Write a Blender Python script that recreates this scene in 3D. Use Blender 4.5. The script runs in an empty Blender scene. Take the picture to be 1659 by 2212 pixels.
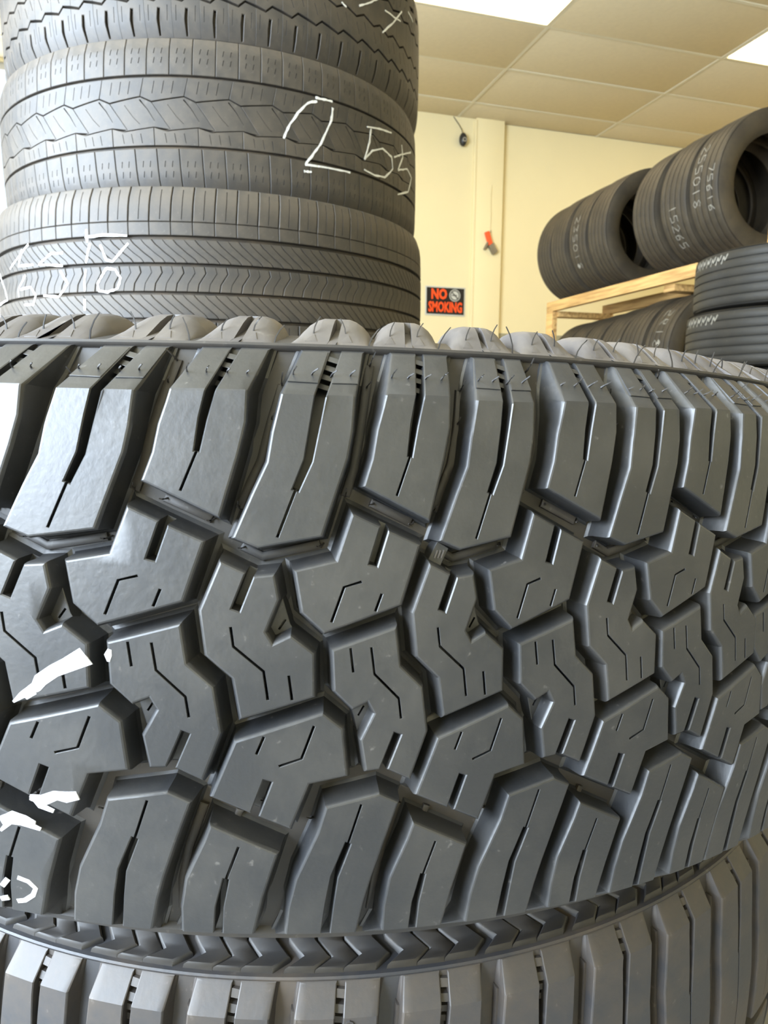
import bpy, bmesh, math, random
from mathutils import Vector, Matrix, Euler
random.seed(7)
SC = bpy.context.scene
COL = SC.collection
CAMZ = 0.50            # camera height above the floor (m)

# ------------------------------------------------------------------ camera
cam_data = bpy.data.cameras.new('camera')
cam = bpy.data.objects.new('camera', cam_data); COL.objects.link(cam)
cam_data.sensor_fit = 'VERTICAL'; cam_data.sensor_height = 36.0; cam_data.sensor_width = 27.0
cam_data.lens = 1500.0 / 2212.0 * 36.0
cam_data.clip_start = 0.02; cam_data.clip_end = 100
yaw, pitch, roll = -0.29327986, -0.15351781, -0.00591624
def rot_cam():
    cy, sy = math.cos(yaw), math.sin(yaw); cp, sp = math.cos(pitch), math.sin(pitch); cr, sr = math.cos(roll), math.sin(roll)
    Y = Matrix(((cy, 0, sy), (0, 1, 0), (-sy, 0, cy)))
    P = Matrix(((1, 0, 0), (0, cp, -sp), (0, sp, cp)))
    R = Matrix(((cr, -sr, 0), (sr, cr, 0), (0, 0, 1)))
    M = (R @ P @ Y).transposed()          # columns: camera right, up, forward in (X, up, depth)
    def w(c): return Vector((c[0], c[2], c[1]))
    right, up, fwd = w(M.col[0]), w(M.col[1]), w(M.col[2])
    B = Matrix((right, up, -fwd)).transposed()
    return B
cam.matrix_world = Matrix.Translation((0, 0, CAMZ)) @ rot_cam().to_4x4()
cam_data.dof.use_dof = True; cam_data.dof.focus_distance = 0.31; cam_data.dof.aperture_fstop = 27.0
SC.camera = cam

# ------------------------------------------------------------------ world, daylight, exposure
world = bpy.data.worlds.new('world'); SC.world = world; world.use_nodes = True
bg = world.node_tree.nodes['Background']; bg.inputs[0].default_value = (0.72, 0.86, 1.0, 1); bg.inputs[1].default_value = 1.6
def area(name, loc, size, size_y, rot, power, color):
    l = bpy.data.lights.new(name, 'AREA'); l.shape = 'RECTANGLE'; l.size = size; l.size_y = size_y
    l.energy = power; l.color = color
    o = bpy.data.objects.new(name, l); COL.objects.link(o); o.location = loc; o.rotation_euler = rot; return o
area('window_daylight', (-2.42, 0.1, 1.55), 2.1, 3.6, (0, -math.pi/2, 0), 980, (0.74, 0.86, 1.0))
area('window_daylight', (-1.5, 6.35, 1.65), 2.8, 2.6, (math.pi/2, 0, math.pi), 130, (0.82, 0.90, 1.0))
SC.view_settings.view_transform = 'Standard'; SC.view_settings.look = 'None'
SC.view_settings.gamma = 1.0; SC.view_settings.use_curve_mapping = False
SC.view_settings.exposure = 0.0

# ------------------------------------------------------------------ helpers
def link(o, parent=None):
    COL.objects.link(o)
    if parent is not None: o.parent = parent
    return o
def empty(name, M, label=None, cat=None, group=None, kind=None):
    o = bpy.data.objects.new(name, None); o.empty_display_size = .05; COL.objects.link(o); o.matrix_world = M
    tag(o, label, cat, group, kind); return o
def tag(o, label=None, cat=None, group=None, kind=None):
    for k, v in (('label', label), ('category', cat), ('group', group), ('kind', kind)):
        if v: o[k] = v
    return o
def mesh(name, verts, faces, mat, smooth=35):
    me = bpy.data.meshes.new(name); me.from_pydata([tuple(v) for v in verts], [], faces); me.update()
    me.materials.append(mat)
    if smooth:
        me.polygons.foreach_set('use_smooth', [True]*len(me.polygons))
        me.set_sharp_from_angle(angle=math.radians(smooth))
    return me
def obj(name, me, parent=None, M=None):
    o = bpy.data.objects.new(name, me); COL.objects.link(o)
    if parent is not None: o.parent = parent
    if M is not None: o.matrix_basis = M
    return o
def box(x0, x1, y0, y1, z0, z1, bev=0.0):
    bm = bmesh.new(); bmesh.ops.create_cube(bm, size=1)
    for v in bm.verts: v.co = Vector(((x0+x1)/2+v.co.x*(x1-x0), (y0+y1)/2+v.co.y*(y1-y0), (z0+z1)/2+v.co.z*(z1-z0)))
    if bev: bmesh.ops.bevel(bm, geom=bm.edges[:], offset=bev, segments=2, affect='EDGES', profile=.6)
    vs = [v.co.copy() for v in bm.verts]; fs = [[v.index for v in f.verts] for f in bm.faces]; bm.free(); return vs, fs
def join(*parts):
    V, F = [], []
    for v, f in parts:
        n = len(V); V += list(v); F += [[i+n for i in q] for q in f]
    return V, F
def bobj(name, b, mat, parent=None, bev=0.0):
    V, F = join(*[box(*q, bev) for q in b]); return obj(name, mesh(name, V, F, mat, 30), parent)
def tube(pts, r, n=6, taper=1.0):
    V, F = [], []; pts = [Vector(p) for p in pts]
    for i, p in enumerate(pts):
        d = (pts[min(i+1, len(pts)-1)]-pts[max(i-1, 0)]).normalized()
        u = d.orthogonal().normalized(); w = d.cross(u); rr = r*(1+(taper-1)*i/(len(pts)-1))
        for k in range(n):
            a = 2*math.pi*k/n; V.append(p+u*math.cos(a)*rr+w*math.sin(a)*rr)
    for i in range(len(pts)-1):
        for k in range(n): F.append([i*n+k, i*n+(k+1) % n, (i+1)*n+(k+1) % n, (i+1)*n+k])
    F.append(list(range(n))[::-1]); F.append([(len(pts)-1)*n+k for k in range(n)])
    return V, F

# ------------------------------------------------------------------ materials
def new_mat(name):
    m = bpy.data.materials.new(name); m.use_nodes = True; nt = m.node_tree; return m, nt, nt.nodes['Principled BSDF']
def rubber(name, base, dust, dust_amt, rough, rough2, scale=60, bump=.15, streak=(1, 1, 1)):
    m, nt, b = new_mat(name); N = nt.nodes.new; L = nt.links.new
    tc = N('ShaderNodeTexCoord'); mp = N('ShaderNodeMapping'); mp.inputs['Scale'].default_value = streak; L(tc.outputs['Object'], mp.inputs[0])
    n1 = N('ShaderNodeTexNoise'); n1.inputs['Scale'].default_value = scale*.25; n1.inputs['Detail'].default_value = 6; n1.inputs['Roughness'].default_value = .65; L(mp.outputs[0], n1.inputs['Vector'])
    n2 = N('ShaderNodeTexNoise'); n2.inputs['Scale'].default_value = scale*4; n2.inputs['Detail'].default_value = 4; L(tc.outputs['Object'], n2.inputs['Vector'])
    r1 = N('ShaderNodeValToRGB'); r1.color_ramp.elements[0].position = .42; r1.color_ramp.elements[1].position = .72; L(n1.outputs[0], r1.inputs[0])
    mu = N('ShaderNodeMath'); mu.operation = 'MULTIPLY'; mu.inputs[1].default_value = dust_amt; L(r1.outputs[0], mu.inputs[0])
    mx = N('ShaderNodeMix'); mx.data_type = 'RGBA'; mx.inputs['A'].default_value = (*base, 1); mx.inputs['B'].default_value = (*dust, 1); L(mu.outputs[0], mx.inputs['Factor'])
    r2 = N('ShaderNodeValToRGB'); r2.color_ramp.elements[0].position = .68; r2.color_ramp.elements[1].position = .78; L(n2.outputs[0], r2.inputs[0])
    m2 = N('ShaderNodeMath'); m2.operation = 'MULTIPLY'; m2.inputs[1].default_value = .18; L(r2.outputs[0], m2.inputs[0])
    mx2 = N('ShaderNodeMix'); mx2.data_type = 'RGBA'; mx2.inputs['B'].default_value = (.32, .30, .28, 1); L(mx.outputs['Result'], mx2.inputs['A']); L(m2.outputs[0], mx2.inputs['Factor'])
    L(mx2.outputs['Result'], b.inputs['Base Color'])
    mr = N('ShaderNodeMapRange'); mr.inputs['To Min'].default_value = rough; mr.inputs['To Max'].default_value = rough2; L(n1.outputs[0], mr.inputs['Value']); L(mr.outputs[0], b.inputs['Roughness'])
    bp = N('ShaderNodeBump'); bp.inputs['Strength'].default_value = bump; bp.inputs['Distance'].default_value = .0003; L(n2.outputs[0], bp.inputs['Height']); L(bp.outputs[0], b.inputs['Normal'])
    b.inputs['Specular IOR Level'].default_value = .5
    return m
def plain(name, col, rough=.6, noise=0.0, scale=8, metal=0, bump=0):
    m, nt, b = new_mat(name); b.inputs['Roughness'].default_value = rough; b.inputs['Metallic'].default_value = metal
    N = nt.nodes.new; L = nt.links.new
    tc = N('ShaderNodeTexCoord'); n = N('ShaderNodeTexNoise'); n.inputs['Scale'].default_value = scale; n.inputs['Detail'].default_value = 5; L(tc.outputs['Object'], n.inputs['Vector'])
    mx = N('ShaderNodeMix'); mx.data_type = 'RGBA'; mx.inputs['A'].default_value = (*col, 1); mx.inputs['B'].default_value = (*[c*(1-noise) for c in col], 1)
    L(n.outputs[0], mx.inputs['Factor']); L(mx.outputs['Result'], b.inputs['Base Color'])
    if bump:
        bp = N('ShaderNodeBump'); bp.inputs['Strength'].default_value = bump; bp.inputs['Distance'].default_value = .002; L(n.outputs[0], bp.inputs['Height']); L(bp.outputs[0], b.inputs['Normal'])
    return m
M_tread = rubber('worn_tread_rubber', (.015, .016, .018), (.056, .052, .046), .55, .39, .50, 90, .34)
M_tread.node_tree.nodes['Principled BSDF'].inputs['Specular IOR Level'].default_value = .75
M_groove = rubber('groove_rubber', (.022, .021, .021), (.075, .058, .038), .55, .45, .62, 60, .12)
M_side = rubber('sidewall_rubber', (.075, .068, .066), (.15, .13, .105), .8, .42, .6, 60, .1)
M_old = rubber('aged_tread_rubber', (.032, .028, .024), (.095, .076, .054), .8, .5, .68, 50, .35)
M_old_groove = rubber('aged_groove_rubber', (.032, .026, .020), (.12, .085, .048), .8, .6, .8, 50, .2)
M_low = rubber('dusty_shoulder_rubber', (.034, .034, .037), (.115, .085, .055), .75, .40, .62, 40, .5)
M_far = rubber('rack_tyre_rubber', (.034, .027, .018), (.075, .058, .034), .8, .55, .7, 30, .2)
M_far2 = rubber('dark_rack_rubber', (.020, .019, .016), (.045, .038, .026), .6, .5, .6, 30, .2)
M_chalk = plain('white_chalk', (.80, .80, .78), .9, .3, 300, 0, .8)
M_chalk_old = plain('faded_chalk', (.42, .40, .34), .9, .5, 60, 0, .8)
M_paint = plain('white_paint_pen', (.82, .84, .92), .5, .15, 200, 0, .6)
M_wall = plain('cream_wall_paint', (.82, .71, .43), .55, .06, 3)
M_wall2 = plain('cream_panel_paint', (.78, .68, .42), .5, .06, 3)
M_dado = plain('olive_dado_paint', (.34, .31, .20), .6, .1, 5)
M_ceil = plain('ceiling_tile_mineral', (.68, .58, .39), .85, .12, 30, 0, .5)
M_grid = plain('ceiling_grid_metal', (.66, .60, .45), .5, .05, 20)
M_floor = plain('grey_concrete_floor', (.30, .29, .27), .5, .35, 6, 0, .2)
M_black = plain('black_plastic', (.02, .02, .02), .4, .2, 30)
M_orange = plain('orange_plastic', (.85, .10, .02), .5, .1, 30)
M_brass = plain('grey_brass_metal', (.30, .26, .2), .4, .3, 40, .6)
M_alu = plain('window_aluminium', (.55, .56, .58), .35, .1, 40, .8)
M_signk = plain('sign_black', (.015, .013, .012), .35, .1, 30)
M_signo = plain('sign_orange', (.95, .085, .01), .45, .05, 30)
M_signw = plain('sign_grey_white', (.55, .55, .5), .45, .1, 30)
def wood():
    m, nt, b = new_mat('raw_pine'); N = nt.nodes.new; L = nt.links.new
    tc = N('ShaderNodeTexCoord'); mp = N('ShaderNodeMapping'); mp.inputs['Scale'].default_value = (18, 1.2, 18); L(tc.outputs['Object'], mp.inputs[0])
    n = N('ShaderNodeTexNoise'); n.inputs['Scale'].default_value = 3; n.inputs['Detail'].default_value = 8; L(mp.outputs[0], n.inputs['Vector'])
    r = N('ShaderNodeValToRGB'); r.color_ramp.elements[0].color = (.36, .19, .06, 1); r.color_ramp.elements[1].color = (.72, .46, .18, 1); r.color_ramp.elements[0].position = .3; r.color_ramp.elements[1].position = .6
    L(n.outputs[0], r.inputs[0]); L(r.outputs[0], b.inputs['Base Color']); b.inputs['Roughness'].default_value = .6; return m
M_wood = wood()
def emis(name, col, s):
    m, nt, b = new_mat(name); b.inputs['Base Color'].default_value = (.8, .8, .8, 1); b.inputs['Emission Color'].default_value = (*col, 1); b.inputs['Emission Strength'].default_value = s; return m
M_lamp = emis('lit_troffer_panel', (1.0, .80, .47), 11.5)
def glass():
    m, nt, b = new_mat('window_glass'); N = nt.nodes.new
    t = N('ShaderNodeBsdfTransparent'); g = N('ShaderNodeBsdfGlossy'); g.inputs['Roughness'].default_value = .02; mx = N('ShaderNodeMixShader'); mx.inputs[0].default_value = .06
    nt.links.new(t.outputs[0], mx.inputs[1]); nt.links.new(g.outputs[0], mx.inputs[2]); nt.links.new(mx.outputs[0], nt.nodes['Material Output'].inputs[0]); return m
M_glass = glass()

# ------------------------------------------------------------------ the room
CEIL = CAMZ+2.45; X0, X1, Y0, Y1 = -2.2, 5.6, -3.4, 6.0
def structure(name, boxes, mat, bev=0): return tag(bobj(name, boxes, mat, None, bev), kind='structure')
structure('floor', [(X0-.15, X1+.15, Y0-.15, Y1+.15, -.1, 0)], M_floor)
structure('wall_right', [(X1, X1+.12, Y0, Y1, 0, CEIL)], M_wall)
structure('wall_back', [(X0-.12, X1+.12, Y0-.12, Y0, 0, CEIL)], M_wall)
# left wall: sill and header round a long shop window; far wall: window at its left end
structure('wall_left', [(X0-.12, X0, Y0, Y1+.12, 0, .45), (X0-.12, X0, Y0, Y1+.12, 2.65, CEIL), (X0-.12, X0, Y0, -1.75, .45, 2.65), (X0-.12, X0, 1.85, Y1+.12, .45, 2.65)], M_wall)
structure('wall_far', [(X0, X1+.12, Y1, Y1+.12, 0, .35), (X0, X1+.12, Y1, Y1+.12, 2.93, CEIL), (-.35, X1+.12, Y1, Y1+.12, .35, 2.93)], M_wall)
tag(bobj('trim_1', [(-.3, 2.609, Y1-.035, Y1, 0, CEIL)], M_wall2), kind='structure')           # flush panel left of the pilaster
tag(bobj('trim_2', [(2.609, 2.875, Y1-.065, Y1, 0, CEIL)], M_wall, None, .004), kind='structure')    # shallow pilaster
tag(bobj('trim_3', [(2.592, 2.612, Y1-.072, Y1-.03, 0, CEIL-.02)], M_wall, None, .003), kind='structure')
tag(bobj('trim_4', [(2.876, X1, Y1-.012, Y1, 0, CAMZ+.655)], M_dado), kind='structure')
def window(name, axis, a0, a1, z0, z1, p, n):
    t = .05; w = tag(bpy.data.objects.new(name, None), kind='structure'); COL.objects.link(w)
    bx = lambda u0, u1, q0, q1, d: (p-d, p+d, u0, u1, q0, q1) if axis == 'x' else (u0, u1, p-d, p+d, q0, q1)
    fr = [bx(a0, a1, z0, z0+t, .03), bx(a0, a1, z1-t, z1, .03)]
    for i in range(n+1):
        c = a0+(a1-a0)*i/n; c = min(max(c, a0+t/2), a1-t/2); fr.append(bx(c-t/2, c+t/2, z0+t, z1-t, .03))
    bobj('window_frame', fr, M_alu, w)
    for i in range(n):
        bobj('pane', [bx(a0+(a1-a0)*i/n+t/2, a0+(a1-a0)*(i+1)/n-t/2, z0+t, z1-t, .003)], M_glass, w)
window('window_1', 'x', -1.75, 1.85, .45, 2.65, X0-.06, 3)
window('window_2', 'y', X0, -.35, .35, 2.93, Y1+.06, 2)
# suspended ceiling: slab above, grid bars and one tile per bay
TX, TY = 1.385, .605; gx = [2.45+TX*i for i in range(-4, 4)]; gy = [4.46+TY*j for j in range(-13, 4)]
ceil = tag(bobj('ceiling', [(X0-.15, X1+.15, Y0-.15, Y1+.15, CEIL+.03, CEIL+.12)], M_ceil), kind='structure')
gb = []
for x in gx:
    if X0 < x < X1: gb.append((x-.012, x+.012, Y0, Y1, CEIL-.004, CEIL+.02))
for y in gy:
    if Y0 < y < Y1: gb.append((X0, X1, y-.012, y+.012, CEIL-.0035, CEIL+.0205))
bobj('ceiling_grid', gb, M_grid, ceil)
LIGHTS = [(0, -1), (2, -1)]           # bays (i, j) that hold a troffer
tiles = {}
for i in range(-4, 4):
    for j in range(-14, 4):
        xa, xb = max(2.45+TX*(i-1), X0)+.012, min(2.45+TX*i, X1)-.012; ya, yb = max(4.46+TY*j, Y0)+.012, min(4.46+TY*(j+1), Y1)-.012
        if xb-xa < .05 or yb-ya < .05: continue
        if (i, j) in LIGHTS: continue
        key = (round(xb-xa, 3), round(yb-ya, 3))
        if key not in tiles:
            V, F = box(-(xb-xa)/2, (xb-xa)/2, -(yb-ya)/2, (yb-ya)/2, -.006, .01, .002); tiles[key] = mesh('ceiling_tile', V, F, M_ceil, 30)
        o = obj('ceiling_tile', tiles[key], ceil); o.location = ((xa+xb)/2, (ya+yb)/2, CEIL+.004+random.uniform(-.003, .003)); o.rotation_euler = (random.uniform(-.006, .006), random.uniform(-.003, .003), 0)
def ceiling_light(i, j, label):
    xa, xb, ya, yb = 2.45+TX*(i-1)+.012, 2.45+TX*i-.012, 4.46+TY*j+.012, 4.46+TY*(j+1)-.012
    t = empty('ceiling_light', Matrix.Translation(((xa+xb)/2, (ya+yb)/2, CEIL)), label, 'ceiling light')
    w, d = (xb-xa)/2, (yb-ya)/2
    bobj('frame', [(-w, w, -d, -d+.012, -.006, .03), (-w, w, d-.012, d, -.006, .03), (-w, -w+.012, -d+.012, d-.012, -.006, .03), (w-.012, w, -d+.012, d-.012, -.006, .03)], M_grid, t)
    bobj('diffuser', [(-w+.012, w-.012, -d+.012, d-.012, .004, .02)], M_lamp, t)
LL = ['lit rectangular ceiling panel at the top edge, right of the tall tyre stack', 'lit rectangular ceiling panel at the right edge above the tyre rack']
for (i, j), l in zip(LIGHTS, LL): ceiling_light(i, j, l)

# ------------------------------------------------------------------ flat solids (s = along the tread, m = across it, h = height)
def area2(p): return sum(p[i][0]*p[(i+1) % len(p)][1]-p[(i+1) % len(p)][0]*p[i][1] for i in range(len(p)))/2
def ccw(p): p = [tuple(q) for q in p]; return p if area2(p) > 0 else p[::-1]
def offset(p, d):
    n = len(p); out = []
    for i in range(n):
        a, b, c = Vector(p[i-1]), Vector(p[i]), Vector(p[(i+1) % n])
        e, f = (b-a).normalized(), (c-b).normalized()
        n1, n2 = Vector((e.y, -e.x)), Vector((f.y, -f.x)); m = n1+n2
        if m.length < .2: m = n1
        m.normalize(); k = d/max(.45, m.dot(n1)); out.append(tuple(b+m*k))
    return out
def prism(p, rings):
    """rings: (outward offset, height) from the bottom up; caps at both ends"""
    p = ccw(p); n = len(p); V = []; F = []
    for d, h in rings: V += [(x, y, h) for x, y in offset(p, d)]
    for i in range(len(rings)-1):
        for k in range(n): F.append([i*n+k, i*n+(k+1) % n, (i+1)*n+(k+1) % n, (i+1)*n+k])
    F.append(list(range(n))[::-1]); F.append([(len(rings)-1)*n+k for k in range(n)]); return V, F
def ribbon(pts, w):
    """outline of a band of width w (number or list) round a polyline"""
    pts = [Vector(q) for q in pts]; L, R = [], []
    for i, q in enumerate(pts):
        d = (pts[min(i+1, len(pts)-1)]-pts[max(i-1, 0)]).normalized(); nrm = Vector((-d.y, d.x)); ww = (w[i] if isinstance(w, (list, tuple)) else w)/2
        L.append(tuple(q+nrm*ww)); R.append(tuple(q-nrm*ww))
    return L+R[::-1]
def extend(pts, a=0, b=0):
    pts = [Vector(q) for q in pts]
    if a: pts[0] = pts[0]+(pts[0]-pts[1]).normalized()*a
    if b: pts[-1] = pts[-1]+(pts[-1]-pts[-2]).normalized()*b
    return pts
def cutter(poly, h0, H, flare=.0005): return prism(poly, [(0, h0), (0, H-flare), (flare*3, H+flare*2)])
def raw_mesh(V, F):
    me = bpy.data.meshes.new('temp'); me.from_pydata(V, [], F); me.update(); return me
def carve(solid, cuts):
    o = bpy.data.objects.new('temp', raw_mesh(*solid)); COL.objects.link(o); cs = []
    for c in cuts:
        k = bpy.data.objects.new('temp', raw_mesh(*c)); COL.objects.link(k); cs.append(k)
        md = o.modifiers.new('cut', 'BOOLEAN'); md.operation = 'DIFFERENCE'; md.solver = 'EXACT'; md.object = k
    dg = bpy.context.evaluated_depsgraph_get(); dg.update(); me = bpy.data.meshes.new_from_object(o.evaluated_get(dg))
    V = [tuple(v.co) for v in me.vertices]; F = [list(f.vertices) for f in me.polygons]
    for k in cs+[o]: bpy.data.objects.remove(k)
    return V, F
def slice_flat(solid, ss, ms):
    bm = bmesh.new(); vs = [bm.verts.new(v) for v in solid[0]]
    for f in solid[1]:
        try: bm.faces.new([vs[i] for i in f])
        except ValueError: pass
    for x in ss: bmesh.ops.bisect_plane(bm, geom=bm.verts[:]+bm.edges[:]+bm.faces[:], plane_co=(x, 0, 0), plane_no=(1, 0, 0), dist=1e-6)
    for y in ms: bmesh.ops.bisect_plane(bm, geom=bm.verts[:]+bm.edges[:]+bm.faces[:], plane_co=(0, y, 0), plane_no=(0, 1, 0), dist=1e-6)
    bm.verts.index_update(); V = [tuple(v.co) for v in bm.verts]; F = [[v.index for v in f.verts] for f in bm.faces]; bm.free(); return V, F
def frange(a, b, st):
    n = max(1, int(round((b-a)/st))); return [a+(b-a)*i/n for i in range(1, n)]
def grid_slices(solid, st, extra=()):
    xs = [v[0] for v in solid[0]]; ys = [v[1] for v in solid[0]]
    return slice_flat(solid, frange(min(xs), max(xs), st), [y for y in frange(min(ys), max(ys), st*1.3)]+[e for e in extra if min(ys) < e < max(ys)])
def lathe(prof, n, close=False, mod=None):
    """prof: (radius, z) list turned about the axis; mod(theta, i, r, z) may move a point"""
    V, F = [], []; m = len(prof)
    for k in range(n):
        t = 2*math.pi*k/n
        for i, (r, z) in enumerate(prof):
            if mod: r, z = mod(t, i, r, z)
            V.append((r*math.cos(t), r*math.sin(t), z))
    for k in range(n):
        for i in range(m if close else m-1):
            j = (i+1) % m; k2 = (k+1) % n; F.append([k*m+i, k2*m+i, k2*m+j, k*m+j])
    return V, F
def root_matrix(C, ax, flip=1):
    a = Vector(ax).normalized(); e1 = Vector((0, -1, 0)); e1 = (e1-a*e1.dot(a)).normalized(); e2 = a.cross(e1)
    return Matrix.Translation(Vector(C)) @ Matrix((e1, e2, a)).transposed().to_4x4()

# ------------------------------------------------------------------ the big all-terrain tyre in front
RAD, CC, H = .41, .7058, .0108
ZC, ZRU, RRU, ZRL, RRL = .0925, .1097, .3828, -.0990, .3898
ct = [-8.67e-06, .002987, .00522, -.001056, -.003505, .000147, -.000683, -.003264, .016312, -.033323, .001667]
cz = [-9.13e-05, -.00755, .026566, -.000589, .007265, -.009835, .000115, .001891, -.009809, -.013783, .000264]
def warp(t, z):
    """slow unevenness of the carcass: the loaded tyre sags a few millimetres along its girth"""
    w = 1.0; tc = t
    if t > .7: tc = .7; w = max(0, 1-(t-.7)/.5)
    if t < -.25: tc = -.25; w = max(0, 1-(-.25-t)/.4)
    w = w*w*(3-2*w); y = z*10; b = [1, tc, tc*tc, y, y*tc, y*tc*tc, y*y, y*y*tc, y*y*tc*tc, tc**3, y**3]
    return t+w*sum(p*q for p, q in zip(b, ct)), z+w*sum(p*q for p, q in zip(b, cz))
def lerp(a, b, t): return a+(b-a)*t
def r_out(z, zc=ZC, zl=-.088):
    if z > zc:
        rc = RAD-CC*zc*zc; return lerp(rc, RRU, (z-zc)/(ZRU-zc))
    if z < zl:
        rc = RAD-CC*zl*zl; return lerp(rc, RRL, (zl-z)/(zl-ZRL))
    return RAD-CC*z*z
def r_floor(z):
    r = RAD-CC*z*z-H
    if z > .078:
        t = min(1, (z-.078)/(ZRU-.0015-.078)); t = t*t*(3-2*t)*.55+t*.45; r = lerp(RAD-CC*.078**2-H, RRU-.0012, t)
    if z < -.080:
        t = min(1, (-.080-z)/(ZRL*-1-.0015-.080)); r = lerp(RAD-CC*.08**2-H, RRL-.0012, t)
    return r
def wrap_main(solid, T, s, do_warp, zc=ZC):
    V = []
    for x, m, h in solid[0]:
        t, z = T+s*x/RAD, m; g = h/H; r = lerp(r_floor(z), r_out(z, zc), g)
        if g < -.02: r = r_floor(z)+h
        if do_warp: t, z = warp(t, z)
        V.append((r*math.cos(t), r*math.sin(t), z))
    return V, solid[1]
CAN = {
'P': ((-0.01571, 0.05632), (0.00502, 0.04625), (-0.00042, 0.02687), (-0.02327, 0.01775), (-0.03006, 0.02436), (-0.03236, 0.03794), (-0.02022, 0.04118)),
'P_slot': ((-0.00593, 0.0515), (-0.00919, 0.03964)),
'P_sipe': ((-0.01247, 0.0345), (-0.0176, 0.03277), (-0.02116, 0.02155)),
'P_sipe2': ((-0.00645, 0.03065), (-0.00828, 0.02502)),
'Z': ((-0.05363, 0.04039), (-0.04403, 0.03577), (-0.03775, 0.0367), (-0.03624, 0.02856), (-0.04, 0.01812), (-0.03797, 0.0146), (-0.03295, 0.01741), (-0.02589, 0.01154), (-0.02557, -0.00293), (-0.04761, -0.01078), (-0.04978, 0.00266), (-0.05768, 0.00994), (-0.05952, 0.02439)),
'Z_ledge': ((-0.03624, 0.02856), (-0.03402, 0.01942), (-0.03295, 0.01741), (-0.03797, 0.0146), (-0.04, 0.01812)),
'Z_slot': ((-0.04496, 0.03632), (-0.04896, 0.0248)),
'Z_sipe': ((-0.05025, 0.01945), (-0.04942, 0.01325), (-0.04063, 0.00541), (-0.03935, -0.00393)),
'Z_sipe2': ((-0.03333, 0.00418), (-0.03232, -0.00387)),
'Y': ((-0.08653, 0.01268), (-0.06465, 0.02006), (-0.06283, 0.00715), (-0.05503, -9e-05), (-0.05277, -0.01522), (-0.05834, -0.03187), (-0.06731, -0.02761), (-0.07424, -0.0284), (-0.07625, -0.01749), (-0.07192, -0.00853), (-0.07404, -0.00481), (-0.07908, -0.00725), (-0.08569, -0.00105)),
'Y_ledge': ((-0.07908, -0.00725), (-0.07404, -0.00481), (-0.07192, -0.00853), (-0.07625, -0.01749), (-0.07836, -0.00844)),
'Y_slot': ((-0.06333, -0.01562), (-0.06761, -0.02701)),
'Y_sipe': ((-0.07317, 0.01338), (-0.07184, 0.00458), (-0.06329, -0.00371), (-0.06233, -0.01052)),
'Y_sipe2': ((-0.08016, 0.01317), (-0.07906, 0.00523)),
'Q': ((-0.04909, -0.01782), (-0.02319, -0.00801), (-0.01708, -0.01337), (-0.01535, -0.02977), (-0.02679, -0.03245), (-0.03223, -0.04844), (-0.05624, -0.03737)),
'Q_slot': ((-0.03928, -0.03136), (-0.04306, -0.04313)),
'Q_sipe': ((-0.0258, -0.01246), (-0.02935, -0.02353), (-0.03598, -0.02614)),
'Q_sipe2': ((-0.04045, -0.01619), (-0.04264, -0.02219)),
'A': ((-0.07686, 0.06436), (-0.05386, 0.05359), (-0.04881, 0.07369), (-0.04687, 0.0835), (-0.04673, 0.09326), (-0.04297, 0.10793), (-0.06458, 0.10796), (-0.06966, 0.09315), (-0.07069, 0.08896), (-0.07258, 0.08217), (-0.07401, 0.0733)),
'A_slot': ((-0.05383, 0.10791), (-0.05784, 0.09221), (-0.05955, 0.08403), (-0.06097, 0.074)),
'A_sipe': ((-0.06097, 0.074), (-0.06533, 0.06168)),
'B': ((-0.05015, 0.04745), (-0.04268, 0.04458), (-0.02415, 0.04853), (-0.01698, 0.073), (-0.01569, 0.08135), (-0.01509, 0.09228), (-0.0118, 0.10786), (-0.03163, 0.10773), (-0.03717, 0.09256), (-0.03952, 0.08067), (-0.04077, 0.07137), (-0.04488, 0.06139)),
'B_slot': ((-0.02086, 0.10769), (-0.02556, 0.09222), (-0.02673, 0.08433), (-0.02863, 0.07213), (-0.0322, 0.06274)),
'B_sipe': ((-0.0322, 0.06274), (-0.03716, 0.04811)),
'a': ((-0.05645, -0.04731), (-0.03602, -0.05729), (-0.03763, -0.0633), (-0.04035, -0.07385), (-0.04307, -0.08842), (-0.06551, -0.08817), (-0.06561, -0.0785), (-0.06413, -0.06776), (-0.05831, -0.05317)),
'a_slot': ((-0.05168, -0.06709), (-0.05372, -0.07779), (-0.0542, -0.0884)),
'a_sipe': ((-0.04788, -0.05493), (-0.05168, -0.06709)),
'b': ((-0.08744, -0.04052), (-0.06901, -0.03634), (-0.0621, -0.03966), (-0.0667, -0.05407), (-0.07073, -0.06775), (-0.07287, -0.07657), (-0.07479, -0.08748), (-0.10058, -0.0884), (-0.09969, -0.07744), (-0.09733, -0.06681), (-0.09009, -0.04978)),
'b_slot': ((-0.0793, -0.0538), (-0.08373, -0.06625), (-0.085, -0.07598), (-0.08614, -0.08876)),
'b_sipe': ((-0.07517, -0.03988), (-0.0793, -0.0538)),
'bar1': ((-0.07278, 0.0585), (-0.05832, 0.05219)),
'bar2': ((-0.04866, 0.0436), (-0.04238, 0.04039), (-0.02484, 0.04475)),
'barAB': ((-0.03808, 0.09614), (-0.04061, 0.08476), (-0.04343, 0.07129), (-0.04639, 0.06449), (-0.04963, 0.05609)),
'barBA': ((-0.00906, 0.10393), (-0.01045, 0.09603), (-0.01269, 0.08144), (-0.01446, 0.06946), (-0.01703, 0.06077)),
'bar_ab': ((-0.06031, -0.04544), (-0.06544, -0.06178), (-0.06784, -0.0751), (-0.06842, -0.08785)),
'wear': ((-0.04941, 0.04671), (-0.04493, 0.04425), (-0.0481, 0.0381), (-0.05288, 0.04061)),
}
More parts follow.
